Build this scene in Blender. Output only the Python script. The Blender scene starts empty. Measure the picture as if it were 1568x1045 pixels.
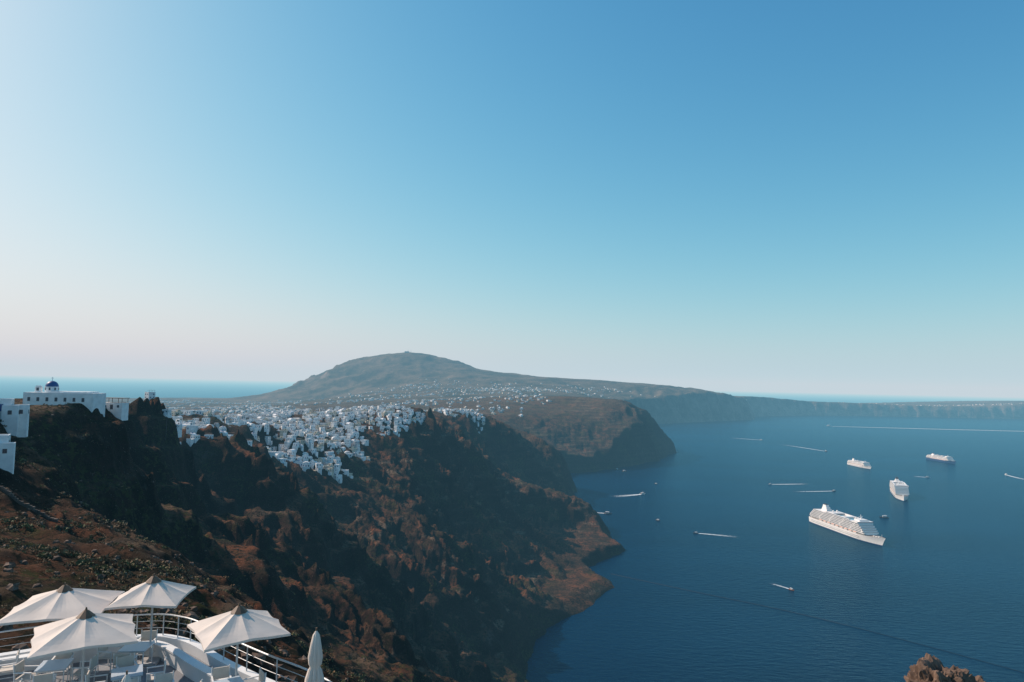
import bpy, math, random
import numpy as np
from mathutils import Vector, Matrix
rnd = random.Random(7)
scene = bpy.context.scene
H = 270.0     # lookout height above the sea, metres

# ------------------------------------------------------------------ materials
def mat(name, col, rough=0.7, **kw):
    m = bpy.data.materials.new(name); m.use_nodes = True
    nt = m.node_tree; b = nt.nodes['Principled BSDF']
    b.inputs['Base Color'].default_value = (*col, 1)
    b.inputs['Roughness'].default_value = rough
    amt = kw.get('var', 0.0)
    if amt:
        tc = nt.nodes.new('ShaderNodeTexCoord')
        n = nt.nodes.new('ShaderNodeTexNoise'); n.inputs['Scale'].default_value = kw.get('scale', 0.6)
        n.inputs['Detail'].default_value = 6
        nt.links.new(tc.outputs['Object'], n.inputs['Vector'])
        r = nt.nodes.new('ShaderNodeValToRGB')
        r.color_ramp.elements[0].position = .3; r.color_ramp.elements[1].position = .7
        r.color_ramp.elements[0].color = (*[c*(1-amt) for c in col], 1)
        r.color_ramp.elements[1].color = (*[min(1, c*(1+amt*.4)) for c in col], 1)
        nt.links.new(n.outputs['Fac'], r.inputs['Fac'])
        nt.links.new(r.outputs['Color'], b.inputs['Base Color'])
    return m

M_white = mat('white_plaster', (.76, .76, .75), .8, var=.18, scale=.5)
M_cream = mat('cream_plaster', (.60, .53, .42), .8, var=.2, scale=.5)
M_grey = mat('grey_plaster', (.42, .42, .42), .8, var=.2, scale=.5)
M_glass = mat('window_dark', (.03, .04, .06), .3)
M_blue = mat('blue_paint', (.02, .07, .22), .5, var=.2)
M_wood = mat('brown_wood', (.16, .09, .05), .6, var=.3, scale=6)
M_stone = mat('stone_wall', (.12, .085, .065), .9, var=.5, scale=1.2)
M_canvas = mat('umbrella_canvas', (.68, .58, .50), .85, var=.12, scale=1.5)
M_metal = mat('rail_metal', (.50, .50, .49), .4)
M_floor = mat('terrace_floor', (.24, .25, .27), .8, var=.35, scale=.9)
M_fabric = mat('chair_fabric', (.58, .53, .47), .8, var=.1, scale=5)
M_top = mat('table_top_glare', (.50, .56, .62), .35, var=.08, scale=2)  # pale blue glare on the white tables is put into the colour
M_shipw = mat('ship_white', (.80, .77, .74), .45, var=.06, scale=.1)
M_shipg = mat('ship_glass', (.10, .12, .15), .25)
M_shipb = mat('ship_blue', (.02, .05, .14), .4)
M_shipd = mat('ship_deck', (.30, .24, .18), .7)
M_orange = mat('lifeboat_orange', (.65, .16, .03), .5)
M_dark = mat('dark_trim', (.04, .04, .045), .5)
M_pool = mat('pool_blue', (.05, .35, .5), .2)
M_line = mat('sea_line_dark', (.003, .008, .014), .6)

# ------------------------------------------------------------------ mesh builder
class MB:
    def __init__(s): s.v = []; s.f = []; s.m = []
    def box(s, cx, cy, cz, sx, sy, sz, m=0, rot=0., taper=0.):
        n = len(s.v); c, q = math.cos(rot), math.sin(rot)
        for dz in (-.5, .5):
            k = 1 - (taper if dz > 0 else 0)
            for dx, dy in ((-.5, -.5), (.5, -.5), (.5, .5), (-.5, .5)):
                x, y = dx*sx*k, dy*sy*k
                s.v.append((cx+x*c-y*q, cy+x*q+y*c, cz+dz*sz))
        for f in ((0, 3, 2, 1), (4, 5, 6, 7), (0, 1, 5, 4), (1, 2, 6, 5), (2, 3, 7, 6), (3, 0, 4, 7)):
            s.f.append([n+i for i in f]); s.m.append(m)
    def cyl(s, p0, p1, r0, r1, n=8, m=0, cap=True):
        p0 = Vector(p0); p1 = Vector(p1); d = (p1-p0).normalized()
        a = d.orthogonal().normalized(); b = d.cross(a); k = len(s.v)
        for p, r in ((p0, r0), (p1, r1)):
            for i in range(n):
                t = 2*math.pi*i/n
                s.v.append(tuple(p+a*r*math.cos(t)+b*r*math.sin(t)))
        for i in range(n):
            j = (i+1) % n
            s.f.append([k+i, k+j, k+n+j, k+n+i]); s.m.append(m)
        if cap:
            s.f.append([k+i for i in reversed(range(n))]); s.m.append(m)
            s.f.append([k+n+i for i in range(n)]); s.m.append(m)
    def dome(s, c, r, m=0, n=14, rings=6, squash=1.0, full=False):
        k = len(s.v); a0 = -math.pi/2 if full else 0
        for j in range(rings+1):
            t = a0+(math.pi/2-a0)*j/rings
            for i in range(n):
                p = 2*math.pi*i/n
                s.v.append((c[0]+r*math.cos(t)*math.cos(p), c[1]+r*math.cos(t)*math.sin(p), c[2]+r*squash*math.sin(t)))
        for j in range(rings):
            for i in range(n):
                q = (i+1) % n
                s.f.append([k+j*n+i, k+j*n+q, k+(j+1)*n+q, k+(j+1)*n+i]); s.m.append(m)
    def grid(s, rows, m=0):
        k = len(s.v); w = len(rows[0])
        for r in rows: s.v.extend(r)
        for j in range(len(rows)-1):
            for i in range(w-1):
                s.f.append([k+j*w+i, k+j*w+i+1, k+(j+1)*w+i+1, k+(j+1)*w+i]); s.m.append(m)
    def mesh(s, name, mats, smooth=False):
        me = bpy.data.meshes.new(name); me.from_pydata(s.v, [], s.f)
        for x in mats: me.materials.append(x)
        me.polygons.foreach_set('material_index', s.m)
        if smooth: me.polygons.foreach_set('use_smooth', [True]*len(s.f))
        me.update(); return me
    def obj(s, name, mats, smooth=False, parent=None, loc=(0, 0, 0), rz=0):
        return put(name, s.mesh(name, mats, smooth), loc, rz, parent)
def put(name, me, loc=(0, 0, 0), rz=0, parent=None, sc=1):
    o = bpy.data.objects.new(name, me); scene.collection.objects.link(o)
    o.location = loc; o.rotation_euler = (0, 0, rz); o.scale = (sc, sc, sc)
    if parent: o.parent = parent
    return o
def empty(name, loc=(0, 0, 0), rz=0, sc=1):
    return put(name, None, loc, rz, None, sc)

# ------------------------------------------------------------------ terrain
def pn(x, y, seed=0):
    xi = np.floor(x).astype(np.int64); yi = np.floor(y).astype(np.int64)
    fx = x-xi; fy = y-yi
    def g(ix, iy, dx, dy):
        h = (ix*374761393+iy*668265263+seed*1442695041) & 0x7fffffff
        h = ((h ^ (h >> 13))*1274126177) & 0x7fffffff
        h = h ^ (h >> 16)
        a = (h % 4096)*(2*np.pi/4096)
        return np.cos(a)*dx+np.sin(a)*dy
    u = fx*fx*fx*(fx*(fx*6-15)+10); v = fy*fy*fy*(fy*(fy*6-15)+10)
    a = g(xi, yi, fx, fy); b = g(xi+1, yi, fx-1, fy)
    c = g(xi, yi+1, fx, fy-1); d = g(xi+1, yi+1, fx-1, fy-1)
    return (a+(b-a)*u+(c-a)*v+(a-b-c+d)*u*v)*1.5

C = [ # surveyed spot heights: X (east of view axis), Y (distance), Z above sea
# lookout and slope right below it
(0,-60,272),(0,0,263),(-30,0,264),(-10,14,259),(-16,20,259),(-9,22,258),(-13,25,257.5),(-20,30,256.5),(-6,26,254.5),
(0,20,258),(20,30,253.5),(0,40,248),(40,60,230),(0,80,224),(-14,60,243),(0,160,186),(-27,100,227),(-35,200,183),
(-27,300,141),(0,300,122),(0,450,62),(60,200,150),(120,100,160),(100,300,70),
# foreground left
(-44,60,249),(-96,130,249),(-130,180,259),(-142,176,260),(-120,172,256.5),(-110,150,252.5),(-64,100,246),(-88,128,246),(-104,160,243),(-76,150,235),(-46,110,237),(-31,90,238),
(-24,50,253),(-200,150,257),(-300,100,256),(-140,-50,268),(-350,300,246),(-200,220,255),(-240,270,250),
# land behind the rim (east)
(-250,340,243),(-300,400,238),(-260,440,234),(-320,520,228),(-420,480,230),(-500,350,236),(-380,620,220),(-700,500,206),(-225,330,245),
(-205,300,248),
# cliff
(-165,252,259.3),(-156,260,258.8),(-180,280,252),(-152,240,258.8),(-170,241,259.3),(-182,246,259),(-146,250,257),(-140,218,244),(-130,200,233),(-184,330,248),(-179,320,243),(-172,310,228),(-161,290,208),
(-198,430,233),(-202,400,236),(-190,415,208),(-180,395,188),(-206,510,217),(-200,490,189),(-116,230,214),(-104,250,203),(-139,300,198),
# mid spur and gullies
(-184,500,184),(-148,450,169),(-94,380,158),(-69,330,155),(-198,680,142),(-150,600,136),(-110,480,132),
(-139,800,131),(-200,880,158),(-86,740,99),(-42,700,64),(-85,550,105),(-44,560,55),(-69,400,116),
# town slope
(-281,620,220),(-284,700,204),(-353,850,222),(-263,800,177),(-231,850,169),(-217,930,176),(-313,950,200),(-225,1050,196),(-169,1080,188),
(-293,1080,212),(-188,1200,224),(-257,1200,219),(-366,1180,213),(-404,1100,210),(-417,900,216),(-240,560,219),(-330,640,220),
(-600,700,210),(-700,1200,183),(-550,1500,165),
# headland
(-136,1200,209),(-100,1230,180),(-65,1250,145),(-17,1300,99),(57,1300,76),(118,1300,56),(17,1100,48),(-37,1130,84),(-88,1100,128),(-138,1080,170),
(100,1220,30),(118,1060,14),(150,1120,18),(-20,950,55),(40,900,20),(-120,1350,175),(-30,1420,95),
# spur behind
(-98,1600,200),(-30,1650,172),(27,1750,142),(114,1800,108),(145,1770,85),(-200,1650,195),(0,1520,85),(-60,1460,130),(90,1550,35),
(-100,1950,165),(-300,2000,165),
# second headland
(37,2400,160),(100,2350,135),(390,2450,125),(300,2420,128),(506,2700,178),(460,2600,155),(575,2800,140),(568,2750,125),(670,2890,52),(333,3000,220),(60,2900,205),(200,2700,186),(450,3000,190),
(230,2260,60),(50,2200,110),(480,3500,170),(300,3800,190),
# plain
(-1100,2000,150),(-1300,2600,140),(-600,2800,160),(-1500,4000,112),(-2400,4500,105),(-3000,6000,85),(-3300,7300,60),(-1500,5500,115),(-2400,6800,95),
(-3900,4500,60),(-800,3800,165),(-300,3700,185),(-880,5000,205),(-770,6000,335),(-322,4000,186),(300,4800,230),(-300,5200,235),
# mountain and far rim
(-2036,7000,285),(-2240,7000,160),(-1850,7000,385),(-1634,7000,484),(-1366,7000,538),(-1065,7000,580),(-830,7000,551),(-563,7000,489),(-295,7000,394),(40,7000,384),(240,7000,336),
(666,6000,322),(755,5800,290),(1199,5800,275),(1905,6300,236),(2720,7000,196),(3400,7850,155),(3950,8050,145),(5150,8250,130),(6380,8500,190),(8500,8600,200),
(1050,5350,200),(2150,6400,185),(-1100,8200,330),(0,8500,200),(-2200,8500,60),(2500,8600,110),(1200,7500,220),
]
C = np.array(C, float)
S = 500.0
def tps_fit(P):
    n = len(P); x = P[:, :2]/S
    r2 = ((x[:, None]-x[None])**2).sum(-1)
    K = np.where(r2 > 0, r2*np.log(np.maximum(r2, 1e-12)), 0)
    K += np.eye(n)*1e-5
    A = np.zeros((n+3, n+3)); A[:n, :n] = K
    A[:n, n] = 1; A[:n, n+1:] = x; A[n, :n] = 1; A[n+1:, :n] = x.T
    return np.linalg.solve(A, np.concatenate([P[:, 2], [0, 0, 0]]))
Wt = tps_fit(C)
def tps(X, Y):
    X = X/S; Y = Y/S; n = len(C)
    z = Wt[n]+Wt[n+1]*X+Wt[n+2]*Y
    gx = np.full_like(X, Wt[n+1]); gy = np.full_like(X, Wt[n+2])
    for i in range(n):
        dx = X-C[i, 0]/S; dy = Y-C[i, 1]/S
        r2 = dx*dx+dy*dy+1e-12; l = np.log(r2)
        z += Wt[i]*r2*l; q = Wt[i]*2*(l+1)
        gx += q*dx; gy += q*dy
    return z, np.hypot(gx, gy)/S
COAST = np.array([(260,-200),(235,100),(195,300),(95,480),(18,639),(32,725),(72,818),(146,940),(120,1036),(191,1143),(183,1333),(150,1480),(160,1690),
(176,1820),(60,1950),(90,2080),(190,2139),(343,2282),(520,2502),(704,2935),(640,3200),(560,3700),(700,4400),(1000,5066),(1500,5560),(2220,6270),(2480,7000),
(3400,7700),(4500,7900),(6400,8000),(9500,7600),(9500,10000),(3500,9800),(0,10500),(-3000,9000),(-4000,7800),(-6500,6000),(-8000,3000),(-9000,0),(-9000,-400),(260,-400)], float)
def coastdist(X, Y):
    d2 = np.full_like(X, 1e18); inside = np.zeros(X.shape, bool)
    n = len(COAST)
    for i in range(n):
        a = COAST[i]; b = COAST[(i+1) % n]; e = b-a
        t = np.clip(((X-a[0])*e[0]+(Y-a[1])*e[1])/(e@e), 0, 1)
        d2 = np.minimum(d2, (X-a[0]-t*e[0])**2+(Y-a[1]-t*e[1])**2)
        if a[1] != b[1]:
            cr = ((a[1] > Y) != (b[1] > Y)) & (X < e[0]*(Y-a[1])/e[1]+a[0])
            inside ^= cr
    d = np.sqrt(d2)
    return np.where(inside, d, -d)
def rid(n): return 1-np.abs(n)*2
def land(X, Y):
    X = np.asarray(X, float).copy(); Y = np.asarray(Y, float).copy()
    R = np.hypot(X, Y)
    wf = np.clip(R/900, .0, 3.)
    w1 = pn(X/90, Y/90, 5)*9*wf+pn(X/28, Y/28, 6)*4*np.minimum(wf, 1.5); w2 = pn(X/90, Y/90, 9)*9*wf+pn(X/28, Y/28, 10)*4*np.minimum(wf, 1.5)
    z, g = tps(X+w1*.5, Y+w2*.5)
    d = coastdist(X+w1, Y+w2)
    sl = np.clip(g*1.6, .06, 1.0)
    fade = lambda L: np.clip((R-25)/(L*2.6), 0, 1)
    inl = np.clip(d/60, 0, 1)
    a = .86*X-.5*Y; b = .5*X+.86*Y
    near = np.clip((2300-Y)/500, 0, 1)*np.clip((700-d)/200, 0, 1)*np.clip((R-60)/450, .12, 1)
    bb = b+pn(X/120, Y/120, 21)*38+pn(X/35, Y/35, 22)*9
    z = z+sl*near*inl*((rid(pn(a/330, bb/85, 1))-.54)*17*fade(85)+(rid(pn(a/150, bb/33, 2))-.5)*11*fade(33)
        +(rid(pn(a/60, bb/13, 3))-.5)*6*fade(13)+(rid(pn(a/24, bb/6, 4))-.5)*3.0*fade(8))
    far = np.clip((R-2000)/2000, 0, 1)
    z = z+sl*inl*((rid(pn(X/420, Y/420, 11))-.4)*48*far+(rid(pn(X/170, Y/170, 12))-.4)*26*far)
    # buttresses on the far caldera walls
    z = z+sl*inl*np.clip((600-d)/200, 0, 1)*far*(rid(pn((X-Y*.4)/110, (Y+X*.4)/300, 17))-.5)*30
    ns = np.clip((R-60)/350, .42, 1)
    z = z+sl*inl*ns*((rid(pn(X/44, Y/44, 13))-.5)*6.5*fade(40)+(rid(pn(X/18, Y/18, 14))-.5)*3.8*fade(17)+(rid(pn(X/7, Y/7, 15))-.5)*2.0*fade(7))
    z = z+pn(X/3, Y/3, 16)*.45*np.clip((R-28)/20, 0, 1)*np.clip(700/(R+1), 0, 1)
    ph = z/17+pn(X/200, Y/200, 31)*.8
    st = np.clip(g*2-.6, 0, 1)*np.clip((R-120)/200, 0, 1)
    z = z+st*np.sin(ph*2*np.pi)*2.1
    cs = 1.25+1.3*np.clip((Y-1500)/120, 0, 1)
    cap = np.maximum(d, 0)*cs+1.5+pn(X/22, Y/22, 33)*3
    z = np.where(d > 0, np.maximum(np.minimum(z, cap), np.minimum(d*.5, 10)), np.maximum(d*.8, -30))
    return z
def lz(x, y): return float(land(np.array([x]), np.array([y]))[0])

nu, nv = 980, 1150
us = np.linspace(-1.15, 1.1, nu); ys = np.exp(np.linspace(math.log(7), math.log(10800), nv))
U, Yg = np.meshgrid(us, ys); Xg = U*Yg
Z = land(Xg.ravel(), Yg.ravel()).reshape(Xg.shape)
co = np.stack([Xg, Yg, Z], -1).reshape(-1, 3)
idx = np.arange(nu*nv).reshape(nv, nu)
q = np.stack([idx[:-1, :-1], idx[:-1, 1:], idx[1:, 1:], idx[1:, :-1]], -1).reshape(-1, 4)
keep = (co[q, 2].max(1) > -4)
q = q[keep]
used = np.zeros(len(co), bool); used[q.ravel()] = True
remap = np.cumsum(used)-1; co = co[used]; q = remap[q]
me = bpy.data.meshes.new('volcanic_terrain')
me.vertices.add(len(co)); me.vertices.foreach_set('co', co.astype(np.float32).ravel())
me.loops.add(len(q)*4); me.loops.foreach_set('vertex_index', q.astype(np.int32).ravel())
me.polygons.add(len(q)); me.polygons.foreach_set('loop_start', np.arange(0, len(q)*4, 4, dtype=np.int32))
me.polygons.foreach_set('loop_total', np.full(len(q), 4, np.int32))
me.polygons.foreach_set('use_smooth', np.ones(len(q), bool))
me.update(calc_edges=True); me.validate()
terrain = put('volcanic_terrain', me)

def terrain_mat():
    m = bpy.data.materials.new('volcanic_ground'); m.use_nodes = True; nt = m.node_tree; N = nt.nodes; L = nt.links
    b = N['Principled BSDF']; b.inputs['Roughness'].default_value = .95; b.inputs['Specular IOR Level'].default_value = .04
    geo = N.new('ShaderNodeNewGeometry'); sep = N.new('ShaderNodeSeparateXYZ'); L.new(geo.outputs['Normal'], sep.inputs[0])
    pos = N.new('ShaderNodeSeparateXYZ'); L.new(geo.outputs['Position'], pos.inputs[0])
    def noise(sc, det=8, vec=None, rough=.6):
        n = N.new('ShaderNodeTexNoise'); n.inputs['Scale'].default_value = sc; n.inputs['Detail'].default_value = det; n.inputs['Roughness'].default_value = rough
        L.new(vec if vec else geo.outputs['Position'], n.inputs['Vector']); return n.outputs['Fac']
    def ramp(f, a, c, ca=(0, 0, 0, 1), cb=(1, 1, 1, 1)):
        r = N.new('ShaderNodeValToRGB'); e = r.color_ramp.elements
        e[0].position = a; e[1].position = c; e[0].color = ca; e[1].color = cb; L.new(f, r.inputs[0]); return r.outputs['Color']
    def mth(op, a, v=None):
        x = N.new('ShaderNodeMath'); x.operation = op
        for i, s in enumerate((a, v)):
            if s is None: continue
            if isinstance(s, (int, float)): x.inputs[i].default_value = s
            else: L.new(s, x.inputs[i])
        return x.outputs[0]
    def rng(f, a, c):
        mr = N.new('ShaderNodeMapRange'); mr.inputs['From Min'].default_value = a; mr.inputs['From Max'].default_value = c; L.new(f, mr.inputs['Value']); return mr.outputs[0]
    def mix(f, a, c):
        x = N.new('ShaderNodeMix'); x.data_type = 'RGBA'; L.new(f, x.inputs[0])
        for s, v in ((6, a), (7, c)):
            if isinstance(v, tuple): x.inputs[s].default_value = (*v, 1)
            else: L.new(v, x.inputs[s])
        return x.outputs[2]
    mp = N.new('ShaderNodeMapping'); mp.inputs['Scale'].default_value = (.006, .006, .11); L.new(geo.outputs['Position'], mp.inputs[0])
    strata = noise(1, 6, mp.outputs[0])
    soil = mix(ramp(noise(.012, 8), .42, .62), (.110, .060, .036), (.225, .082, .038))
    soil = mix(ramp(noise(.05, 9), .42, .58), soil, (.050, .035, .022))
    # field terraces following the contours
    ph = mth('ADD', mth('MULTIPLY', pos.outputs['Z'], .62), mth('MULTIPLY', noise(.006, 4), 9.0))
    band = mth('MULTIPLY', ramp(mth('SINE', ph), .45, .8), ramp(noise(.009, 4), .48, .58))
    soil = mix(band, soil, (.18, .12, .078))
    # the far island is drier and greyer than the red cinder here
    fs = mix(ramp(noise(.004, 9, rough=.7), .42, .6), (.060, .055, .038), (.15, .115, .08))
    soil = mix(rng(pos.outputs['Y'], 1500, 4200), soil, fs)
    rock = mix(ramp(strata, .35, .62), (.016, .010, .008), (.050, .029, .021))
    rock = mix(ramp(noise(.03, 9, rough=.7), .58, .74), rock, (.11, .080, .064))
    pale = mix(ramp(noise(.011, 8, rough=.7), .40, .62), (.045, .038, .034), (.20, .165, .135))
    rock = mix(rng(pos.outputs['Y'], 3000, 6500), rock, pale)
    steep = ramp(sep.outputs['Z'], .72, .90)
    col = mix(steep, rock, soil)
    scrub = ramp(noise(.35, 5, rough=.75), .49, .57)
    col = mix(mth('MULTIPLY', scrub, mth('SUBTRACT', 1.0, rng(pos.outputs['Y'], 2500, 6000))), col, (.024, .021, .011))
    grn = mth('MULTIPLY', ramp(noise(.02, 4), .52, .62), ramp(noise(.45, 4, rough=.7), .50, .58))
    col = mix(grn, col, (.070, .066, .022))
    speck = ramp(noise(1.3, 4, rough=.8), .62, .67)
    col = mix(speck, col, (.24, .17, .13))
    L.new(col, b.inputs['Base Color'])
    bp = N.new('ShaderNodeBump'); bp.inputs['Strength'].default_value = 1.0; bp.inputs['Distance'].default_value = 5.5
    L.new(noise(.10, 13, rough=.76), bp.inputs['Height'])
    L.new(bp.outputs[0], b.inputs['Normal'])
    return m
me.materials.append(terrain_mat())

# ------------------------------------------------------------------ sea
def sea_mat():
    m = bpy.data.materials.new('sea_water'); m.use_nodes = True; nt = m.node_tree; N = nt.nodes; L = nt.links
    N.remove(N['Principled BSDF']); out = N['Material Output']
    df = N.new('ShaderNodeBsdfDiffuse'); gl = N.new('ShaderNodeBsdfGlossy'); gl.inputs['Roughness'].default_value = .17; gl.inputs['Color'].default_value = (.42, .86, 1, 1)
    fr = N.new('ShaderNodeFresnel'); fr.inputs['IOR'].default_value = 1.33
    ml = N.new('ShaderNodeMath'); ml.operation = 'MULTIPLY'; ml.inputs[1].default_value = .46; L.new(fr.outputs[0], ml.inputs[0])
    mx_ = N.new('ShaderNodeMixShader'); L.new(ml.outputs[0], mx_.inputs[0]); L.new(df.outputs[0], mx_.inputs[1]); L.new(gl.outputs[0], mx_.inputs[2]); L.new(mx_.outputs[0], out.inputs['Surface'])
    geo = N.new('ShaderNodeNewGeometry')
    n0 = N.new('ShaderNodeTexNoise'); n0.inputs['Scale'].default_value = .0022; n0.inputs['Detail'].default_value = 5
    mp0 = N.new('ShaderNodeMapping'); mp0.inputs['Scale'].default_value = (.5, 1.6, 1); mp0.inputs['Rotation'].default_value = (0, 0, .35)
    L.new(geo.outputs['Position'], mp0.inputs[0]); L.new(mp0.outputs[0], n0.inputs['Vector'])
    r = N.new('ShaderNodeValToRGB'); r.color_ramp.elements[0].position = .35; r.color_ramp.elements[1].position = .68
    r.color_ramp.elements[0].color = (.0002, .010, .034, 1); r.color_ramp.elements[1].color = (.0006, .020, .056, 1)
    L.new(n0.outputs['Fac'], r.inputs[0]); L.new(r.outputs[0], df.inputs['Color'])
    mp = N.new('ShaderNodeMapping'); mp.inputs['Scale'].default_value = (.6, 1.5, 1); mp.inputs['Rotation'].default_value = (0, 0, .5)
    L.new(geo.outputs['Position'], mp.inputs[0])
    w = N.new('ShaderNodeTexNoise'); w.inputs['Scale'].default_value = .11; w.inputs['Detail'].default_value = 7; w.inputs['Roughness'].default_value = .62
    L.new(mp.outputs[0], w.inputs['Vector'])
    bp = N.new('ShaderNodeBump'); bp.inputs['Strength'].default_value = 1.0; bp.inputs['Distance'].default_value = 2.1
    L.new(w.outputs['Fac'], bp.inputs['Height'])
    for s in (df, gl, fr): L.new(bp.outputs[0], s.inputs['Normal'])
    return m
sb = MB(); gp = [-150000, -40000, -12000, -4000, -1500, 0, 1500, 4000, 12000, 40000, 150000]
sb.grid([[(x, y, 0) for x in gp] for y in gp])
sb.obj('sea', [sea_mat()])

# ------------------------------------------------------------------ haze (volume glows in horizon colour in place of scattered light)
def glow_haze(name, sig, hc, box):
    hz = bpy.data.materials.new(name+'_air'); hz.use_nodes = True; nt = hz.node_tree; nt.nodes.clear()
    out = nt.nodes.new('ShaderNodeOutputMaterial'); add = nt.nodes.new('ShaderNodeAddShader')
    ab = nt.nodes.new('ShaderNodeVolumeAbsorption'); em = nt.nodes.new('ShaderNodeEmission')
    D = max(sig)*1.1
    ab.inputs['Density'].default_value = D; ab.inputs['Color'].default_value = (*[1-s/D for s in sig], 1)
    e = [a*c for a, c in zip(sig, hc)]; mx = max(e)
    em.inputs['Color'].default_value = (*[x/mx for x in e], 1); em.inputs['Strength'].default_value = mx
    nt.links.new(ab.outputs[0], add.inputs[0]); nt.links.new(em.outputs[0], add.inputs[1]); nt.links.new(add.outputs[0], out.inputs['Volume'])
    hb = MB(); hb.box(*box, 0); hb.obj(name, [hz])
glow_haze('glow_haze', (2.0e-5, 4.8e-5, 6.4e-5), (.58, .66, .72), (0, 0, 875, 290000, 290000, 1850))

# ------------------------------------------------------------------ houses
HM = [M_white, M_cream, M_glass, M_blue, M_grey, M_wood]
def openings(b, cx, cy, z0, w, d, h, r):
    storeys = max(1, int(h/3))
    for s in range(storeys):
        zb = z0+s*3
        n = max(1, int(w/2.6))
        for i in range(n):
            x = cx-w/2+(i+.5)*w/n
            if r.random() < .8:
                door = r.random() < .3
                hh = 2.1 if door else 1.2
                b.box(x, cy-d/2-.02, zb+(hh/2+.05 if door else 1.6), 1.0, .12, hh, 3 if (door and r.random() < .5) else 2)
        n = max(1, int(d/3))
        for sx in (-1, 1):
            for i in range(n):
                if r.random() < .7:
                    b.box(cx+sx*(w/2+.02), cy-d/2+(i+.5)*d/n, zb+1.6, .12, .9, 1.2, 2)
def house_mesh(k):
    r = random.Random(100+k); b = MB()
    wm = 0 if k % 7 not in (3, 6) else (1 if k % 7 == 3 else 4)
    w = r.uniform(5.5, 10); d = r.uniform(5.5, 8); h = r.choice([3.2, 3.4, 3.3, 6.2])
    b.box(0, 0, (h-7)/2, w, d, h+7, wm)
    openings(b, 0, 0, 0, w, d, h, r)
    kind = k % 4
    if kind == 1:      # barrel vault
        rows = []
        for y in (-d/2+.05, d/2-.05):
            rows.append([((w/2-.1)*math.cos(math.pi*i/10), y, h-.02+w*.28*math.sin(math.pi*i/10)) for i in range(11)])
        b.grid(rows, wm)
        for row in rows:
            n = len(b.v); b.v.extend(row); b.f.append(list(range(n, n+11))); b.m.append(wm)
    else:
        for (x, y, sx, sy) in ((0, -d/2+.1, w-.02, .2), (0, d/2-.1, w-.02, .2), (-w/2+.1, 0, .2, d-.42), (w/2-.1, 0, .2, d-.42)):
            b.box(x, y, h+.25, sx, sy, .5, wm)
        if kind == 2:
            b.box(w*.2, d*.15, h+1.2, w*.45, d*.5, 2.4, wm); b.box(w*.2, d*.15-d*.25-.02, h+1.1, .9, .1, 2, 2)
        if kind == 3:  # pergola
            for x in (-w*.4, 0, w*.4):
                b.cyl((x, -d/2+.3, h), (x, -d/2+.3, h+2.2), .08, .08, 5, 5)
            b.box(0, -d*.25, h+2.3, w*.9, d*.5, .12, 5)
    w2 = r.uniform(3, 6); d2 = r.uniform(3, 4.5); h2 = r.choice([.1, 1.0, 2.6])-1
    x2 = r.uniform(-.3, .3)*w
    b.box(x2, -d/2-d2/2-.003, (h2-8)/2, w2, d2, h2+8, 0)
    b.box(x2, -d/2-d2+.08, h2+.4, w2-.02, .14, .8, 0)
    if h2 > 1: b.box(x2, -d/2-d2-.02, h2-1.3, 1, .1, 1.3, 2)
    if k == 5:
        b.cyl((0, 0, h), (0, 0, h+1.2), 2.3, 2.3, 14, 0); b.dome((0, 0, h+1.2), 2.25, 3)
        b.cyl((0, 0, h+3.4), (0, 0, h+4.5), .08, .08, 4, 0)
    return b.mesh('white_house', HM)
HV = [house_mesh(k) for k in range(14)]

def inpoly(x, y, P):
    c = False; n = len(P)
    for i in range(n):
        x1, y1 = P[i]; x2, y2 = P[(i+1) % n]
        if (y1 > y) != (y2 > y) and x < (x2-x1)*(y-y1)/(y2-y1)+x1: c = not c
    return c
def scatter(P, n, dmin, r, gaps=0.):
    xs = [p[0] for p in P]; yy = [p[1] for p in P]; pts = []; cell = {}
    for _ in range(n):
        x = r.uniform(min(xs), max(xs)); y = r.uniform(min(yy), max(yy))
        if not inpoly(x, y, P): continue
        if gaps and float(pn(np.array([x/45.]), np.array([y/60.]), 77)[0]) > gaps: continue
        k = (int(x//dmin), int(y//dmin)); ok = True
        for i in (-1, 0, 1):
            for j in (-1, 0, 1):
                for q_ in cell.get((k[0]+i, k[1]+j), []):
                    if (q_[0]-x)**2+(q_[1]-y)**2 < dmin*dmin: ok = False
        if ok: pts.append((x, y)); cell.setdefault(k, []).append((x, y))
    return pts
r = random.Random(3)
town = scatter([(-285,625),(-268,700),(-245,780),(-208,820),(-186,915),(-215,1000),(-172,1080),(-145,1195),(-200,1235),(-420,1230),(-470,1000),(-400,800),(-330,680)], 10000, 8.8, r, .36)
town += scatter([(-150,1560),(-75,1570),(-55,1620),(-70,1670),(-120,1720),(-260,1700)], 1500, 9.5, r)
town += scatter([(-206,400),(-213,500),(-232,560),(-280,620),(-320,640),(-270,520),(-222,400)], 500, 10, r, .4)
tx = np.array([p[0] for p in town]); ty = np.array([p[1] for p in town]); tz = land(tx, ty)
for x, y, z in zip(tx, ty, tz):
    if y < 600 and z < 221: continue
    me_ = HV[min(13, int(r.random()*14))]
    put('white_house', me_, (x, y, z+r.uniform(-.4, 1.2)), math.radians(r.choice([-25, -10, 5, 25, 60])+r.uniform(-8, 8)), None, r.uniform(.75, 1.05)*(.7 if y < 560 else 1))

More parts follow.
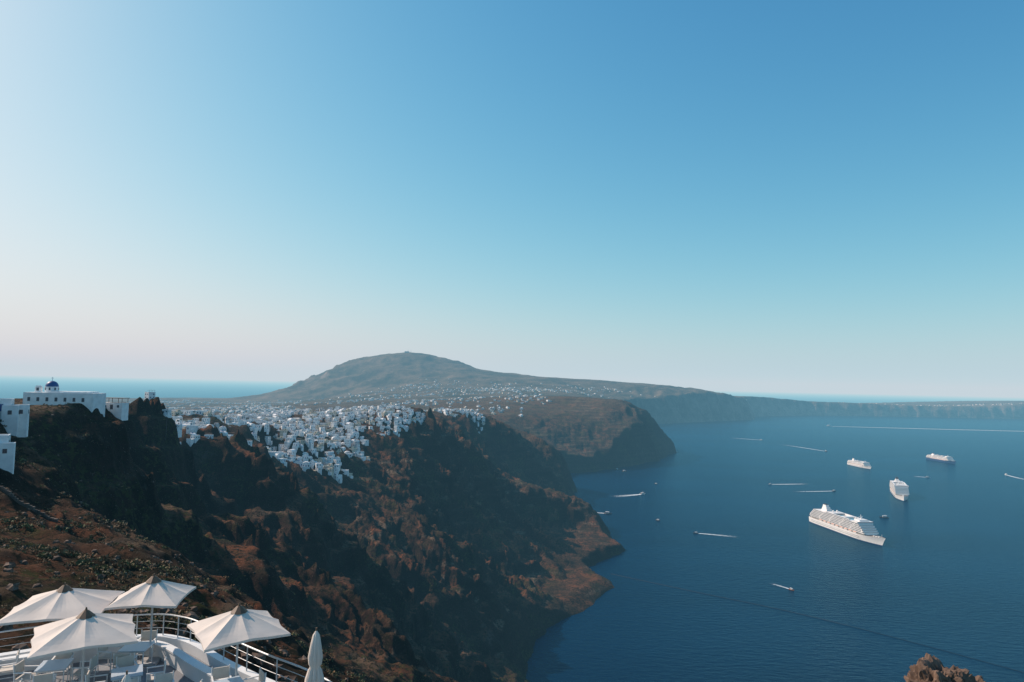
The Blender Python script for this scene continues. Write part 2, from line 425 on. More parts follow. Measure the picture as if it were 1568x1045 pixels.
# distant villages on the plain (one object)
b = MB(); r = random.Random(11)
px, py, ps = [], [], []
for i in range(5200):
    y = math.exp(r.uniform(math.log(1350), math.log(5600))); u = r.uniform(-.66, .06)
    x = u*y
    if y < 2600 and u > -.12: continue
    if pn(np.array([x/420.]), np.array([y/700.]), 55)[0] < r.uniform(-.1, .25): continue
    px.append(x); py.append(y); ps.append(.85+y/8000)
for cx, cy, n, sx, sy in ((-60, 5000, 170, 260, 200), (330, 4900, 90, 260, 160), (-700, 5400, 120, 260, 180), (700, 5500, 60, 200, 80), (4300, 8150, 60, 600, 60), (5700, 8250, 90, 500, 60), (2000, 6500, 30, 200, 60), (-60, 2500, 25, 80, 80)):
    for i in range(n):
        px.append(cx+r.gauss(0, sx)); py.append(cy+r.gauss(0, sy)); ps.append(1.2)
px = np.array(px); py = np.array(py); pz = land(px, py)
for x, y, z, s_ in zip(px, py, pz, ps):
    if z < 12: continue
    w = r.uniform(6, 12)*s_; d = r.uniform(6, 10)*s_; h = r.uniform(3.5, 6.5); a = r.uniform(0, 3.1)
    m_ = r.choice([0, 0, 1, 2, 2])
    b.box(x, y, z+h/2-2, w, d, h+4, 0 if m_ == 0 else (1 if m_ == 1 else 3), a)
    if y < 2600:
        b.box(x+.25*w*math.cos(a), y+.25*w*math.sin(a), z+h+1.2, w*.4, d*.5, 2.4, 0, a)
        b.box(x, y, z+1.6, w+.2, d*.3, 1.3, 2, a); b.box(x, y, z+1.6, w*.25, d+.2, 1.3, 2, a)
b.obj('distant_village_houses', [M_white, M_cream, M_glass, M_grey])

# foliage helper
def foliage(b, x, y, z, rr, n, r, m=0, flat=.8, leaf=.28):
    for i in range(n):
        a = r.uniform(0, 6.283); t = math.acos(r.uniform(-.2, 1)); q_ = rr*r.uniform(.45, 1.1)
        c = Vector((x+q_*math.sin(t)*math.cos(a), y+q_*math.sin(t)*math.sin(a), z+q_*flat*math.cos(t)))
        d1 = Vector((r.uniform(-1, 1), r.uniform(-1, 1), r.uniform(-1, 1))).normalized()*rr*leaf
        d2 = Vector((r.uniform(-1, 1), r.uniform(-1, 1), r.uniform(-1, 1))).normalized()*rr*leaf
        k = len(b.v); b.v.extend([tuple(c-d1), tuple(c+d2), tuple(c+d1), tuple(c-d2*.8)])
        b.f.append([k, k+1, k+2, k+3]); b.m.append(m)
M_leaf = mat('scrub_leaf', (.105, .105, .030), .8, var=.6, scale=.8)
M_leafd = mat('dry_leaf', (.18, .105, .045), .85, var=.4, scale=.8)
M_leafk = mat('dark_leaf', (.034, .042, .020), .8, var=.4, scale=.8)
b = MB(); r = random.Random(5)
tp = scatter([(-285,560),(-255,790),(-203,925),(-170,1200),(-420,1230),(-470,1000),(-330,600)], 500, 16, r)
ax = np.array([p[0] for p in tp]); ay = np.array([p[1] for p in tp]); az = land(ax, ay)
for x, y, z in zip(ax, ay, az):
    rr = r.uniform(1.0, 2.2); b.cyl((x, y, z-.5), (x, y, z+rr), .2, .12, 5, 1); foliage(b, x, y, z+rr*1.3, rr, 40, r, 0, 1.0)
b.obj('town_trees', [M_leafk, M_wood])

# scrub on the near slope (one mass)
b = MB(); r = random.Random(9)
sx_, sy_ = [], []
for i in range(13000):
    y = math.exp(r.uniform(math.log(34), math.log(520))); u = r.uniform(-.88, -.03)
    if y < 60 and u > -.42: continue
    sx_.append(u*y); sy_.append(y)
sx_ = np.array(sx_); sy_ = np.array(sy_); sz_ = land(sx_, sy_); cl = pn(sx_/14, sy_/14, 91)
for x, y, z, c in zip(sx_, sy_, sz_, cl):
    if c < r.uniform(-.35, .25): continue
    rr = r.uniform(.18, .6)*(1+.7*(c > .3))*(1 if y > 60 else .55)
    foliage(b, x, y, z, rr, 44 if y < 120 else (24 if y < 220 else 12), r, r.choice([0, 0, 1, 1, 2]), .7, .22 if y < 120 else .3)
b.obj('scrub_bushes', [M_leaf, M_leafd, M_leafk])

# loose boulders on the near slope (one mass)
b = MB(); r = random.Random(19)
bx = []; by = []
for i in range(1100):
    y = math.exp(r.uniform(math.log(32), math.log(300))); bx.append(r.uniform(-.85, -.1)*y); by.append(y)
bz = land(np.array(bx), np.array(by))
def rock(b, x, y, z, rr, r, m=0, n=9, rings=6, sq=.8, amp=.3):
    k = len(b.v); s0 = r.uniform(0, 99)
    for j in range(rings+1):
        t = -math.pi/2+math.pi*j/rings
        for i in range(n):
            p = 2*math.pi*i/n
            q_ = rr*(1+amp*math.sin(3*p+s0+2*t)+amp*.7*r.uniform(-1, 1))
            if j in (0, rings): q_ = rr
            b.v.append((x+q_*math.cos(t)*math.cos(p), y+q_*math.cos(t)*math.sin(p), z+q_*sq*math.sin(t)))
    for j in range(rings):
        for i in range(n):
            q_ = (i+1) % n
            b.f.append([k+j*n+i, k+j*n+q_, k+(j+1)*n+q_, k+(j+1)*n+i]); b.m.append(m)
for x, y, z in zip(bx, by, bz):
    if y < 32 and x > -19: continue
    rock(b, x, y, z, r.uniform(.12, .6), r, 0, 7, 4)
M_rock = mat('brown_rock', (.15, .092, .062), .9, var=.6, scale=1.5)
b.obj('slope_boulders', [M_rock])

# rock outcrop lower right
def noisy_rock():
    import bmesh
    bm = bmesh.new()
    for (x, y, z, rr, sq) in ((18.6, 30, 256.6, 1.6, 1.2), (17.7, 29.6, 256.3, 1.05, 1.2), (20.2, 30.3, 256.0, 1.4, 1.2), (19.5, 29.2, 255.1, 2.0, 1.1), (21.6, 30.4, 255.1, 1.5, 1.1)):
        s = bmesh.ops.create_icosphere(bm, subdivisions=6, radius=rr)
        for v in s['verts']:
            v.co = Vector((v.co.x+x, v.co.y+y, v.co.z*sq+z))
    P = np.array([v.co[:] for v in bm.verts])
    n = pn(P[:, 0]*1.1+P[:, 2]*.7, P[:, 1]*1.1-P[:, 2]*.6, 3)*.55+pn(P[:, 0]*3+P[:, 2]*2, P[:, 1]*3+P[:, 2], 4)*.22+pn(P[:, 0]*8+P[:, 2]*6, P[:, 1]*8-P[:, 2]*5, 6)*.09
    n = n-np.abs(pn(P[:, 0]*2+P[:, 1], P[:, 2]*2.2, 8))*.4-np.abs(pn(P[:, 0]*5-P[:, 2]*3, P[:, 1]*5+P[:, 2]*4, 12))*.15
    bm.normal_update()
    for v, k in zip(bm.verts, n): v.co += v.normal*float(k)
    me_ = bpy.data.meshes.new('rock_outcrop'); bm.to_mesh(me_); me_.materials.append(M_rock); return me_
put('rock_outcrop', noisy_rock())

# ------------------------------------------------------------------ clifftop church and neighbours
ch = empty('domed_church', (-165, 250, 259.2), math.radians(4))
b = MB()
b.box(2.5, 0, 0, 24, 9, 8.8, 0)
b.box(5.5, 0, 4.65, 14, 7, .5, 0)
for i in range(7): b.box(-7.5+i*3.1, -4.52, 2.0, .9, .1, 1.4, 2)
b.obj('nave_walls', HM, parent=ch)
b = MB(); b.cyl((-2.4, 0, 4.4), (-2.4, 0, 6.5), 2.2, 2.2, 16, 0)
for i in range(8):
    a = i*math.pi/4+.2; b.box(-2.4+2.18*math.cos(a), 2.18*math.sin(a), 5.7, .12, .5, .9, 2, a)
b.obj('drum', HM, parent=ch)
b = MB(); b.dome((-2.4, 0, 6.5), 2.1, 3, 20, 8, 1.0); b.obj('dome', HM, True, parent=ch)
b = MB(); b.cyl((-2.4, 0, 8.5), (-2.4, 0, 10.0), .10, .08, 6, 0); b.box(-2.4, 0, 9.6, .8, .12, .14, 0); b.obj('cross', HM, parent=ch)
b = MB(); b.box(-7, 0, 5.4, 2.0, 1.2, 2.0, 0); b.box(-7, -.62, 5.5, .9, .06, 1.1, 2); b.box(-7, 0, 6.6, 1.3, .9, .4, 0); b.obj('bell_gable', HM, parent=ch)

pv = empty('pergola_house', (-151, 262, 257.0), math.radians(3), .85)
b = MB(); b.box(0, 0, -.5, 9, 6, 8, 0); b.box(0, -3.02, 1.6, 1.2, .1, 2.1, 2); b.box(-2.8, -3.02, 1.9, 1, .1, 1.1, 2); b.box(2.8, -3.02, 1.9, 1, .1, 1.1, 2); b.obj('walls', HM, parent=pv)
b = MB()
for x in (-4.2, 0, 4.2):
    for y in (-2.6, 2.6): b.cyl((x, y, 3.5), (x, y, 5.4), .12, .12, 6, 5)
b.box(0, 0, 5.5, 9.6, 6.4, .22, 5); b.obj('pergola_roof', HM, parent=pv)

def villa(name, x, y, z, rz, levels, sc=1):
    e_ = empty(name, (x, y, z), rz, sc)
    b = MB(); c = MB(); r = random.Random(int(x*7+y))
    for (cx, cy, cz, w, d, h) in levels:
        b.box(cx, cy, cz+h/2-3, w, d, h+6, 0)
        for (a, e2, s1, s2) in ((0, -d/2+.1, w-.02, .2), (0, d/2-.1, w-.02, .2), (-w/2+.1, 0, .2, d-.42), (w/2-.1, 0, .2, d-.42)):
            b.box(cx+a, cy+e2, cz+h+.35, s1, s2, .7, 0)
        openings(c, cx, cy, cz+h-int(h/3)*3, w, d, int(h/3)*3 if h >= 3 else 1, r)
    b.obj('walls', HM, parent=e_); c.obj('windows', HM, parent=e_)
    return e_
villa('white_villa', -134, 181, 260.0, math.radians(28), [(0, 0, 0, 5, 5, 3.2), (-5, 1.5, 0, 5, 6, 6.0), (2.6, -3.4, -1.6, 4, 3.4, 3), (-8, -2.5, -1, 5, 5, 4.2), (5.0, -1.2, -1.5, 3.4, 3.6, 3)], .88)
villa('cliff_house', -111.5, 150, 253.5, math.radians(30), [(0, 0, 0, 5, 5, 3.3), (-4, -.5, 0, 4, 5, 6.0), (2.2, -3.6, -1.6, 4, 3, 3)], .8)
villa('stepped_house', -96.5, 128, 249.6, math.radians(35), [(0, 0, 0, 3.6, 4, 2.4), (-3.2, 0, -.4, 4, 5, 3.4)], .7)
b = MB()
for i in range(40):
    t = i/39.; x = -99+18*t; y = 126-2*t+math.sin(t*9)*.6; z = lz(x, y)
    b.box(x, y, z-.1, .5, .5+.1*math.sin(i*7), 1.2+.2*math.sin(i*3.3), 0, .1)
b.obj('dry_stone_wall', [M_stone])
b = MB()
b.cyl((-186, 372, 236), (-186, 372, 254), .12, .08, 6, 0)
for k in range(4): b.box(-186, 372, 253.5-k*.7, 1.6-k*.2, .08, .08, 0)
b.obj('antenna_mast', [M_dark])
b = MB()
b.cyl((-1065, 7000, 570), (-1065, 7000, 608), 2, 1, 6, 0); b.box(-1075, 7000, 582, 45, 25, 14, 0); b.cyl((-1035, 7000, 570), (-1035, 7000, 600), 2, 1, 6, 0)
b.obj('summit_monastery', [M_grey])

# ------------------------------------------------------------------ terrace
TZ = 260.2
edge = [(-24, 18.5), (-21, 21.3), (-18.6, 22.9), (-16.7, 24.1), (-14.8, 25.3), (-13, 25.9), (-11.9, 25.7), (-10.9, 25.1), (-9.4, 23.8), (-7.7, 22.5), (-5.7, 21.1), (-4.4, 19.6), (-3.9, 17.5), (-4.2, 14)]
def cat(P, n=6):
    o = []
    for i in range(len(P)-1):
        p0 = Vector(P[max(i-1, 0)]); p1 = Vector(P[i]); p2 = Vector(P[i+1]); p3 = Vector(P[min(i+2, len(P)-1)])
        for k in range(n):
            t = k/n
            o.append(.5*((2*p1)+(-p0+p2)*t+(2*p0-5*p1+4*p2-p3)*t*t+(-p0+3*p1-3*p2+p3)*t**3))
    o.append(Vector(P[-1])); return o
E = cat(edge)
ter = empty('restaurant_terrace', (0, 0, TZ))
b = MB(); n = len(E)
poly = [(p.x, p.y) for p in E]+[(-24, 14)]
k = len(b.v); b.v.extend([(x, y, 0) for x, y in poly]); b.f.append(list(range(len(poly)))[::-1]); b.m.append(0)
b.v.extend([(x, y, -6) for x, y in poly])
for i in range(len(poly)):
    j = (i+1) % len(poly); b.f.append([i, j, len(poly)+j, len(poly)+i]); b.m.append(1)
b.obj('floor_slab', [M_floor, M_white], parent=ter)
def ribbon(b, P, off0, off1, z0, z1, m):
    rows = [[], [], [], [], []]
    for i, p in enumerate(P):
        t = (P[min(i+1, len(P)-1)]-P[max(i-1, 0)]).normalized(); nn = Vector((t.y, -t.x))  # inward
        a = p+nn*off0; c = p+nn*off1
        for rw, (q_, z_) in zip(rows, ((a, z0), (a, z1), (c, z1), (c, z0), (a, z0))): rw.append((q_.x, q_.y, z_))
    b.grid(rows, m)
b = MB(); ribbon(b, E, .02, .30, -.01, .34, 0); b.obj('parapet', [M_white], parent=ter)
b = MB(); ribbon(b, E[8:56], .95, 1.22, .004, .42, 0); ribbon(b, E[8:56], .93, 1.24, .424, .48, 0); b.obj('curved_bench', [M_white], parent=ter)
b = MB()
for i in range(0, n, 4):
    p = E[i]; t = (E[min(i+1, n-1)]-E[max(i-1, 0)]).normalized(); nn = Vector((t.y, -t.x))*.15
    b.cyl((p.x+nn.x, p.y+nn.y, .33), (p.x+nn.x, p.y+nn.y, 1.08), .022, .022, 6, 0)
for z_ in (.6, .84, 1.08):
    for i in range(n-1):
        p = E[i]; q_ = E[i+1]; b.cyl((p.x+.05, p.y-.14, z_), (q_.x+.05, q_.y-.14, z_), .010 if z_ < 1 else .03, .010 if z_ < 1 else .03, 6, 0, False)
b.obj('railing', [M_metal], parent=ter)

def umbrella(x, y, size, rz, ht=2.72):
    e_ = empty('patio_umbrella', (x, y, TZ), rz)
    b = MB(); na, nr = 48, 8; rows = []
    for j in range(nr+1):
        t = .05+.95*j/nr; row = []
        for i in range(na+1):
            a = 2*math.pi*i/na
            rad = size/2/max(abs(math.cos(a)), abs(math.sin(a)))
            sag = abs(math.sin(4*a))
            rr = rad*t*(1-.045*sag*t)
            z_ = ht-.55*t*(rad/(size/2))**.35-.05*sag*t*(1.2-t)*3+.02*math.sin(9*a+j)*t*.3
            row.append((rr*math.cos(a), rr*math.sin(a), z_))
        rows.append(row)
    rows.append([(p[0]*1.002, p[1]*1.002, p[2]-.07) for p in rows[-1]])
    b.grid(rows, 0); b.obj('canopy', [M_canvas], False, parent=e_)
    b = MB(); b.cyl((0, 0, ht-.10), (0, 0, ht+.08), .26, .07, 8, 0); b.cyl((0, 0, ht+.08), (0, 0, ht+.17), .04, .02, 6, 0)
    for i in range(8):
        a = i*math.pi/4; rad = size/2/max(abs(math.cos(a)), abs(math.sin(a)))
        b.cyl((0, 0, ht-.12), (rad*.96*math.cos(a), rad*.96*math.sin(a), ht-.61*(rad/(size/2))**.35), .014, .012, 4, 0)
        b.cyl((.03*math.cos(a), .03*math.sin(a), ht-.75), (rad*.5*math.cos(a), rad*.5*math.sin(a), ht-.40), .012, .012, 4, 0)
    b.obj('hub_and_ribs', [M_wood], parent=e_)
    b = MB(); b.cyl((0, 0, 0), (0, 0, ht-.05), .035, .03, 10, 0); b.box(0, 0, .05, .6, .6, .09, 1); b.obj('pole_and_base', [M_metal, M_grey], parent=e_)
umbrella(-14.75, 23.3, 2.9, .25)
umbrella(-12.2, 24.1, 2.2, .15, 2.85)
umbrella(-12.55, 20.9, 2.65, .55)
umbrella(-8.25, 21.6, 2.45, .62)
def closed_umbrella(x, y, ht):
    e_ = empty('closed_umbrella', (x, y, TZ)); b = MB(); rows = []; na = 32
    for (z_, rr, pl) in ((ht, .02, 0), (ht-.12, .09, .1), (ht-.4, .13, .2), (ht-.75, .17, .25), (ht-.95, .15, .25), (ht-1.02, .12, .2), (ht-1.1, .15, .3), (ht-1.35, .20, .35), (ht-1.6, .21, .4)):
        rows.append([(rr*(1+pl*math.sin(8*a_))*math.cos(a_), rr*(1+pl*math.sin(8*a_))*math.sin(a_), z_) for a_ in [2*math.pi*i/na for i in range(na+1)]])
    b.grid(rows, 0); b.obj('folded_canopy', [M_canvas], True, parent=e_)
    b = MB(); b.cyl((0, 0, 0), (0, 0, ht+.08), .03, .025, 8, 0); b.box(0, 0, .05, .5, .5, .09, 0); b.obj('pole_and_base', [M_wood], parent=e_)
closed_umbrella(-5.5, 20.35, 2.55); closed_umbrella(-9.35, 17.4, 2.45)

def table_mesh():
    b = MB(); b.box(0, 0, .73, .85, .85, .035, 0)
    for sx in (-1, 1):
        for sy in (-1, 1): b.cyl((sx*.36, sy*.36, 0), (sx*.36, sy*.36, .71), .022, .022, 6, 1)
    for s in (-1, 1): b.box(0, s*.36, .685, .7, .03, .05, 1); b.box(s*.36, 0, .685, .03, .69, .05, 1)
    return b.mesh('terrace_table', [M_top, M_white])
def chair_mesh():
    b = MB(); b.box(0, 0, .45, .48, .46, .04, 0)
    b.box(0, .25, .72, .46, .035, .34, 0)
    for s in (-1, 1):
        b.cyl((s*.25, -.23, 0), (s*.25, -.23, .66), .018, .018, 6, 1); b.cyl((s*.25, .2, 0), (s*.25, .28, .92), .018, .018, 6, 1)
        b.box(s*.255, .0, .665, .05, .5, .025, 1); b.box(s*.25, 0, .25, .02, .42, .02, 1)
    b.box(0, -.23, .25, .48, .02, .02, 1)
    return b.mesh('terrace_chair', [M_fabric, M_white])
TM = table_mesh(); CM = chair_mesh(); r = random.Random(4)
for (x, y, a) in ((-16.6, 22.0, .4), (-14.1, 22.0, .3), (-12.4, 23.6, .1), (-11.6, 21.6, .5), (-8.2, 20.9, .65), (-14.9, 19.9, .4), (-9.9, 20.2, .3), (-12.9, 18.9, .2), (-9.1, 18.4, .2), (-6.9, 19.4, .7), (-17.9, 20.2, .5), (-7.3, 17.6, .3), (-11.2, 17.2, .2)):
    put('terrace_table', TM, (x, y, TZ+.003), a)
    for k in range(4):
        if r.random() < .2: continue
        t = a+k*math.pi/2; dd = .72+r.uniform(-.04, .15)
        put('terrace_chair', CM, (x+dd*math.sin(-t), y+dd*math.cos(t), TZ+.003), t+r.uniform(-.25, .25))

# ------------------------------------------------------------------ ships
def cruise_ship(x, y, rz, L, B, hull=0, funnel=0, decks=5, nm='cruise_ship'):
    e_ = empty(nm, (x, y, 0), rz); k = L/220.
    mats = [M_shipw, M_shipg, M_shipb, M_shipd, M_orange, M_dark, M_pool]
    b = MB(); ns = 36; HD = 11*k
    def half(t):  # t 0 stern .. 1 bow
        if t < .08: return .86+.14*(t/.08)
        if t > .72: return max(0.0, 1-((t-.72)/.28)**1.9)
        return 1
    lv = [(-4, .86, 0.0), (0, .93, .0), (1.2*k, .94, .1), (HD*.6, .985, .5), (HD, 1, 1)]
    rowsL, rowsR = [], []
    for (z_, wf, fl) in lv:
        rl, rr_ = [], []
        for i in range(ns+1):
            t = i/ns; xb = -L/2+t*L*(.955+.045*fl)
            w = half(t)*B/2*(wf if t < .6 else wf-(1-fl)*.22*(t-.6)/.4)
            zz = z_+(max(0, t-.68)/.32)**2*4.5*k*fl
            rl.append((xb, w, zz)); rr_.append((xb, -w, zz))
        rowsL.append(rl); rowsR.append(rr_)
    def side(rows, flip):
        for j in range(len(rows)-1):
            m_ = 2 if j <= 1 else hull
            b.grid([rows[j], rows[j+1]] if flip else [rows[j+1], rows[j]], m_)
    side(rowsL, False); side(rowsR, True)
    b.grid([rowsL[-1], rowsR[-1]], 3)
    for j in range(len(lv)-1):
        kk = len(b.v); b.v.extend([rowsL[j][0], rowsR[j][0], rowsR[j+1][0], rowsL[j+1][0]]); b.f.append([kk, kk+1, kk+2, kk+3]); b.m.append(hull)
    b.obj('hull', mats, parent=e_)
    b = MB()
    for s in (-1, 1):
        for row in (.42, .66):
            for i in range(int(L*.72/3.2)):
                b.box(-L*.44+i*3.2, s*(B/2*.985+.02), HD*row, 1.0, .25, .9, 1)
    b.obj('portholes', mats, parent=e_)
    b = MB(); dh = 3.0*k; z_ = HD
    for dk in range(decks+1):
        x0 = -L*.475+dk*1.6*k+(0 if dk < 3 else (dk-2)*2.2*k); x1 = L*.335-(dk**1.35)*1.9*k; w = B-(1.2 if dk == 0 else .5)
        ln = x1-x0; cx = (x0+x1)/2
        if dk == 0:   # promenade deck with lifeboats, recessed
            b.box(cx, 0, z_+dh/2, ln, w-6*k, dh, 0)
            b.box(cx, 0, z_+dh*.55, ln+.2, w-6*k+.2, dh*.45, 1)
        else:
            b.box(cx, 0, z_+.35, ln, w, .7, 0)
            b.box(cx, 0, z_+.7+(dh-.7)/2, ln-1.6, w-2.0, dh-.7, 1)
            nb = int(ln/4.2)
            for i in range(nb+1):
                xx = x0+.3+i*(ln-.6)/nb
                b.box(xx, 0, z_+.7+(dh-.7)/2, .45 if i % 8 else 2.4, w-.25, dh-.72, 0)
            for s in (-1, 1): b.box(cx, s*(w/2-.06), z_+1.0, ln-.1, .08, .55, 0)
            b.box(x1-.5, 0, z_+1.3, 1.2, w-.3, 1.0, 0)
        z_ += dh
    top = z_; x0 = -L*.40; x1 = L*.335-(decks**1.35)*1.9*k
    b.box((x0+x1)/2, 0, top+.3, x1-x0, B-.6, .6, 0)
    b.box((x0+x1)/2-L*.02, 0, top+.66, (x1-x0)*.55, B*.62, .1, 3)
    b.obj('balcony_decks', mats, parent=e_)
    b = MB()
    b.box(x1-9*k, 0, top+1.9*k, 15*k, B+2.2, 2.6*k, 0); b.box(x1-2*k, 0, top+2.1*k, 1.6*k, B+2.4, 1.1*k, 1)
    b.box(x1-14*k, 0, top+4.4*k, 16*k, B*.6, 2.4*k, 0)
    b.box(L*.02, 0, top+1.9*k, 8*k, B*.85, 2.6*k, 0); b.box(-L*.16, 0, top+2.0*k, 20*k, B*.8, 2.8*k, 0); b.box(-L*.16, 0, top+2.1*k, 20.3*k, B*.8+.3, 1.1*k, 1)
    for s in (-1, 1):
        b.box(-L*.05, s*(B/2-1.6), top+1.9*k, L*.34, 2.6, 2.4*k, 0); b.box(-L*.05, s*(B/2-.25), top+1.9*k, L*.33, .12, 1.2*k, 1)
    b.box(L*.075, 0, top+.75, 12*k, 8*k, .12, 6); b.box(-L*.06, 0, top+.75, 12*k, 8*k, .12, 6)
    b.obj('bridge_and_upper_decks', mats, parent=e_)
    b = MB(); fx = -L*.30
    for (zz, l, w, ox, m_) in ((top+.6, 20*k, 12*k, 0, 0), (top+4.6*k, 15*k, 9*k, -1.5*k, 0), (top+8.2*k, 11*k, 7*k, -3.0*k, funnel)):
        b.box(fx+ox, 0, zz+2*k, l, w, 4*k, m_, 0, .14)
    b.box(fx-3.6*k, 0, top+12.6*k, 9*k, 5.6*k, .8*k, 5)
    for s in (-1, 1): b.cyl((fx-4*k, s*1.4*k, top+12.8*k), (fx-5*k, s*1.4*k, top+15*k), .6*k, .6*k, 8, 5)
    b.obj('funnel', mats, parent=e_)
    b = MB(); mx_ = x1-14*k
    b.cyl((mx_, 0, top+5.5*k), (mx_-1.5*k, 0, top+14*k), .9*k, .35*k, 8, 0); b.box(mx_-.7*k, 0, top+10.5*k, .8, 8*k, .4, 0)
    for (xx, yy, rr) in ((mx_-7*k, 5*k, 1.7*k), (mx_-7*k, -5*k, 1.7*k), (-L*.17, 4*k, 2.0*k), (-L*.17, -4*k, 1.8*k)):
        b.dome((xx, yy, top+5.4*k if xx < 0 else top+7.0*k), rr, 0, 10, 8, 1, True); b.cyl((xx, yy, top+3*k), (xx, yy, top+5.4*k), .5*k, .5*k, 6, 0)
    b.obj('mast_and_radomes', mats, parent=e_)
    b = MB(); nl = 9
    for s in (-1, 1):
        for i in range(nl):
            xx = -L*.30+i*L*.062; yy = s*(B/2-1.9*k)
            b.box(xx, yy, HD+1.0*k, 9.4*k, 2.6*k, 1.3*k, 0, 0, -.06); b.box(xx, yy, HD+2.1*k, 8.6*k, 2.3*k, .9*k, 4, 0, .18)
    b.obj('lifeboats', mats, parent=e_)
    b = MB()
    for i in range(3): b.box(L*.36+i*7*k, 0, HD+1.6*k+i*.6*k, 3*k, 3*k, 1.6*k, 0)
    b.cyl((L*.455, 0, HD+3*k), (L*.455, 0, HD+9*k), .35*k, .2*k, 6, 0)
    b.obj('foredeck_gear', mats, parent=e_)
    return e_
def head(s, b): return math.atan2(b[1]-s[1], b[0]-s[0])
cruise_ship(649, 1326, head((635, 1434), (659, 1218)), 226, 29)
cruise_ship(1028, 1816, head((1068, 1905), (985, 1720)), 205, 31, 0, 5, 6)
cruise_ship(1274, 2500, head((1273, 2570), (1275, 2430)), 150, 24, 0, 0, 4)
cruise_ship(1732, 2757, head((1730, 2839), (1734, 2675)), 172, 25, 2, 2, 4)

def foam_mat():
    m = bpy.data.materials.new('wake_foam'); m.use_nodes = True; nt = m.node_tree; N = nt.nodes; L = nt.links
    b = N['Principled BSDF']; b.inputs['Base Color'].default_value = (.75, .80, .82, 1); b.inputs['Roughness'].default_value = .7
    geo = N.new('ShaderNodeNewGeometry'); n = N.new('ShaderNodeTexNoise'); n.inputs['Scale'].default_value = .22; n.inputs['Detail'].default_value = 6; n.inputs['Roughness'].default_value = .7
    L.new(geo.outputs['Position'], n.inputs['Vector'])
    at = N.new('ShaderNodeVertexColor'); at.layer_name = 'dens'
    sep = N.new('ShaderNodeSeparateColor'); L.new(at.outputs['Color'], sep.inputs[0])
    a = N.new('ShaderNodeMath'); a.operation = 'ADD'; L.new(n.outputs['Fac'], a.inputs[0]); L.new(sep.outputs[0], a.inputs[1])
    mr = N.new('ShaderNodeMapRange'); mr.inputs['From Min'].default_value = .60; mr.inputs['From Max'].default_value = 1.20; L.new(a.outputs[0], mr.inputs['Value'])
    L.new(mr.outputs[0], b.inputs['Alpha']); return m
M_foam = foam_mat()
def wake(p, q_, w0, w1, dens=.7):
    p = Vector(p); q_ = Vector(q_); d = q_-p; ln = d.length; d.normalize(); nn = Vector((-d.y, d.x)); n = 40
    v = []; c = []; f = []; w = 11
    for i in range(n+1):
        t = i/n; ww = w0+(w1-w0)*t**.8
        cc = p+d*ln*t+nn*(math.sin(t*4+p.x)*ln*.014-math.sin(p.x)*ln*.014)
        for j in range(w):
            s = (j/(w-1)-.5)*2
            v.append((cc.x+nn.x*s*ww, cc.y+nn.y*s*ww, .45))
            edge_ = (1-abs(s)**3); arms = .7+.3*abs(s) if t > .1 else 1
            c.append(max(0, dens*edge_*arms*(1-t)**.7))
    for i in range(n):
        for j in range(w-1): k = i*w+j; f.append([k, k+1, k+w+1, k+w])
    me_ = bpy.data.meshes.new('boat_wake'); me_.from_pydata(v, [], f)
    ca = me_.color_attributes.new('dens', 'FLOAT_COLOR', 'POINT')
    for i, x in enumerate(c): ca.data[i].color = (x, x, x, 1)
    me_.materials.append(M_foam); put('boat_wake', me_)
def boat_mesh(col):
    b = MB(); mats = [M_white, M_glass, col, M_wood]
    rows = []
    for (z_, wf) in ((-.6, .55), (.2, .85), (1.2, 1.0)):
        rows.append([(x*6*(1 if z_ > 1 else .93), wf*1.9*w, z_+(.5 if x > .6 and z_ > 1 else 0)) for x, w in ((-1, .85), (-.5, 1), (0, 1), (.4, .85), (.75, .5), (1, .02))])
    for s in (1, -1):
        b.grid([[(p[0], p[1]*s, p[2]) for p in rw] for rw in rows], 2)
    b.grid([rows[2], [(p[0], -p[1], p[2]) for p in rows[2]]], 3)
    k = len(b.v); b.v.extend([rows[0][0], (rows[0][0][0], -rows[0][0][1], rows[0][0][2]), (rows[2][0][0], -rows[2][0][1], rows[2][0][2]), rows[2][0]]); b.f.append([k, k+1, k+2, k+3]); b.m.append(2)
    b.box(-.4, 0, 2.1, 4.6, 2.6, 1.7, 0, 0, .08); b.box(-.4, 0, 2.3, 4.75, 2.72, .6, 1); b.box(-.9, 0, 3.1, 6, 3, .14, 0)
    b.cyl((-1, 0, 3.1), (-1.2, 0, 5.4), .07, .04, 5, 0)
    return b.mesh('motor_boat', mats)
BMs = [boat_mesh(M_white), boat_mesh(M_dark), boat_mesh(M_orange)]
def fix(u, t):  # bearing tangent, depression tangent from the lookout to the waterline
    return (u*H/t, H/t)
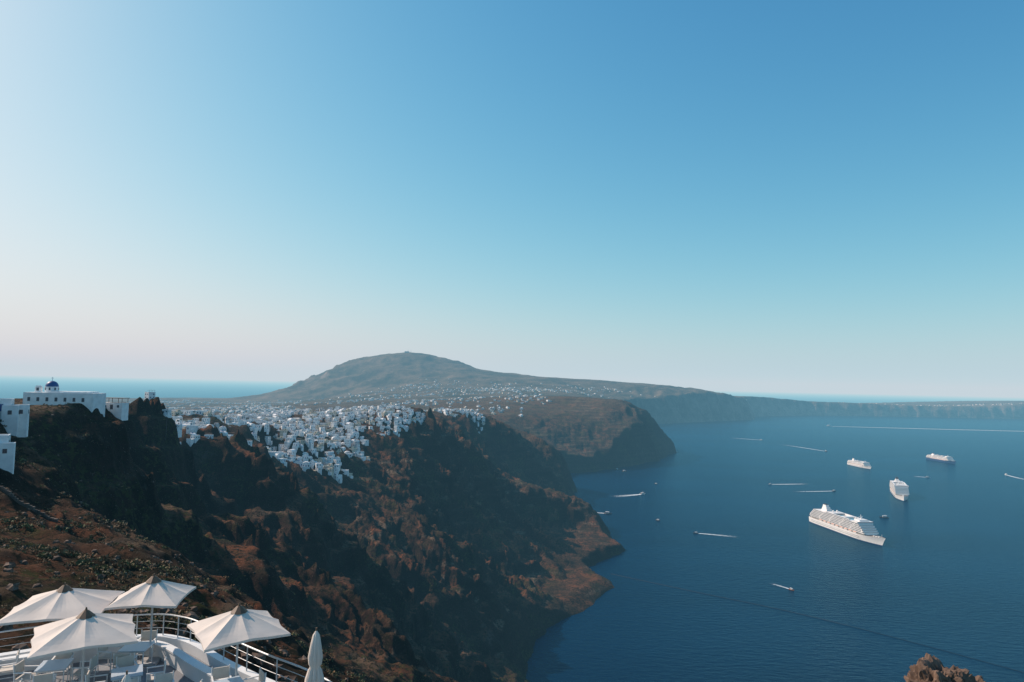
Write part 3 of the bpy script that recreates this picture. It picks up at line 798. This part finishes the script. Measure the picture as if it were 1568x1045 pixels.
for (pos, wk, col, sc, w1) in (
    ((.194, .154), (.150, .159), 0, 1.5, 16), ((.144, .183), (.119, .181), 1, 1.4, 8), ((.213, .139), None, 1, .9, 0), ((.216, .191), None, 1, .9, 0),
    ((.271, .208), (.335, .2125), 1, .8, 8), ((.409, .285), (.378, .276), 2, .7, 4), ((.378, .136), (.436, .134), 0, 1.0, 12), ((.543, .180), None, 1, 1.5, 0),
    ((.464, .0503), (.95, .0513), 0, 3.5, 60), ((.721, .115), (.758, .123), 0, 1.5, 13), ((.167, .122), None, 1, 1.4, 0), ((.241, .0925), None, 0, 1.5, 0),
    ((.607, .121), (.585, .120), 0, 1.2, 10), ((.471, .1435), (.410, .146), 1, 1.0, 9), ((.460, .0866), (.390, .078), 1, 1.4, 13), ((.366, .0725), (.318, .070), 0, 1.6, 16), ((.157, .1195), None, 1, 1.2, 0)):
    p = fix(*pos)
    if wk:
        q_ = fix(*wk); a = math.atan2(p[1]-q_[1], p[0]-q_[0]); wake(p, q_, 2.0*sc, w1, .92)
    else: a = pos[0]*40
    put('motor_boat', BMs[col], (p[0], p[1], 0), a, None, sc)
# thin dark line along the water off the headland
b = MB(); P = cat([(150, 1008), (250, 930), (370, 836), (507, 687), (700, 440)], 10)
for i in range(len(P)-1): b.cyl((P[i].x, P[i].y, .1), (P[i+1].x, P[i+1].y, .1), .2, .2, 5, 0, False)
b.obj('dark_sea_line', [M_line])

# ------------------------------------------------------------------ light, sky, camera
SAZ, SEL = math.radians(-68), math.radians(37)
sd = Vector((math.sin(SAZ)*math.cos(SEL), math.cos(SAZ)*math.cos(SEL), math.sin(SEL)))
sl = bpy.data.lights.new('sun', 'SUN'); sl.energy = 5.0; sl.angle = math.radians(.5); sl.color = (1, .89, .78)
so = bpy.data.objects.new('sun', sl); scene.collection.objects.link(so); so.rotation_euler = sd.to_track_quat('Z', 'Y').to_euler(); so.location = (0, 0, 900)
w = bpy.data.worlds.new('World'); scene.world = w; w.use_nodes = True; nt = w.node_tree
sky = nt.nodes.new('ShaderNodeTexSky'); sky.sky_type = 'NISHITA'; sky.sun_disc = False
sky.sun_elevation = SEL; sky.sun_rotation = SAZ; sky.altitude = 200; sky.air_density = 1.0; sky.dust_density = 1.4; sky.ozone_density = 3.0
bg = nt.nodes['Background']; STR = .11; bg.inputs['Strength'].default_value = STR
sp = nt.nodes.new('ShaderNodeSeparateColor'); cb = nt.nodes.new('ShaderNodeCombineColor'); nt.links.new(sky.outputs[0], sp.inputs[0])
def mth(op, a, v=None):
    m1 = nt.nodes.new('ShaderNodeMath'); m1.operation = op
    for i, x in enumerate((a, v)):
        if x is None: continue
        if isinstance(x, (int, float)): m1.inputs[i].default_value = x
        else: nt.links.new(x, m1.inputs[i])
    return m1.outputs[0]
# sky colours graded per channel: out = M*(1-exp(-g*x^p/M))
for i, (p_, g_, M_) in enumerate(((2.1, 4.2, .86), (1.45, 2.75, 1.04), (1.1, 2.0, 1.18))):
    x = mth('POWER', mth('MULTIPLY', sp.outputs[i], STR), p_)
    x = mth('EXPONENT', mth('MULTIPLY', x, -g_/M_))
    x = mth('MULTIPLY', mth('SUBTRACT', 1.0, x), M_/STR)
    nt.links.new(x, cb.inputs[i])
nt.links.new(cb.outputs[0], bg.inputs['Color'])
cd = bpy.data.cameras.new('camera'); cd.lens = 24; cd.sensor_width = 36; cd.clip_start = .1; cd.clip_end = 400000
cam = bpy.data.objects.new('camera', cd); scene.collection.objects.link(cam)
cam.matrix_world = Matrix.Translation((0, 0, H)) @ Matrix.Rotation(math.radians(90+3.67), 4, 'X') @ Matrix.Rotation(math.radians(1.25), 4, 'Z')
scene.camera = cam
scene.view_settings.view_transform = 'Standard'; scene.view_settings.look = 'None'; scene.view_settings.exposure = 0
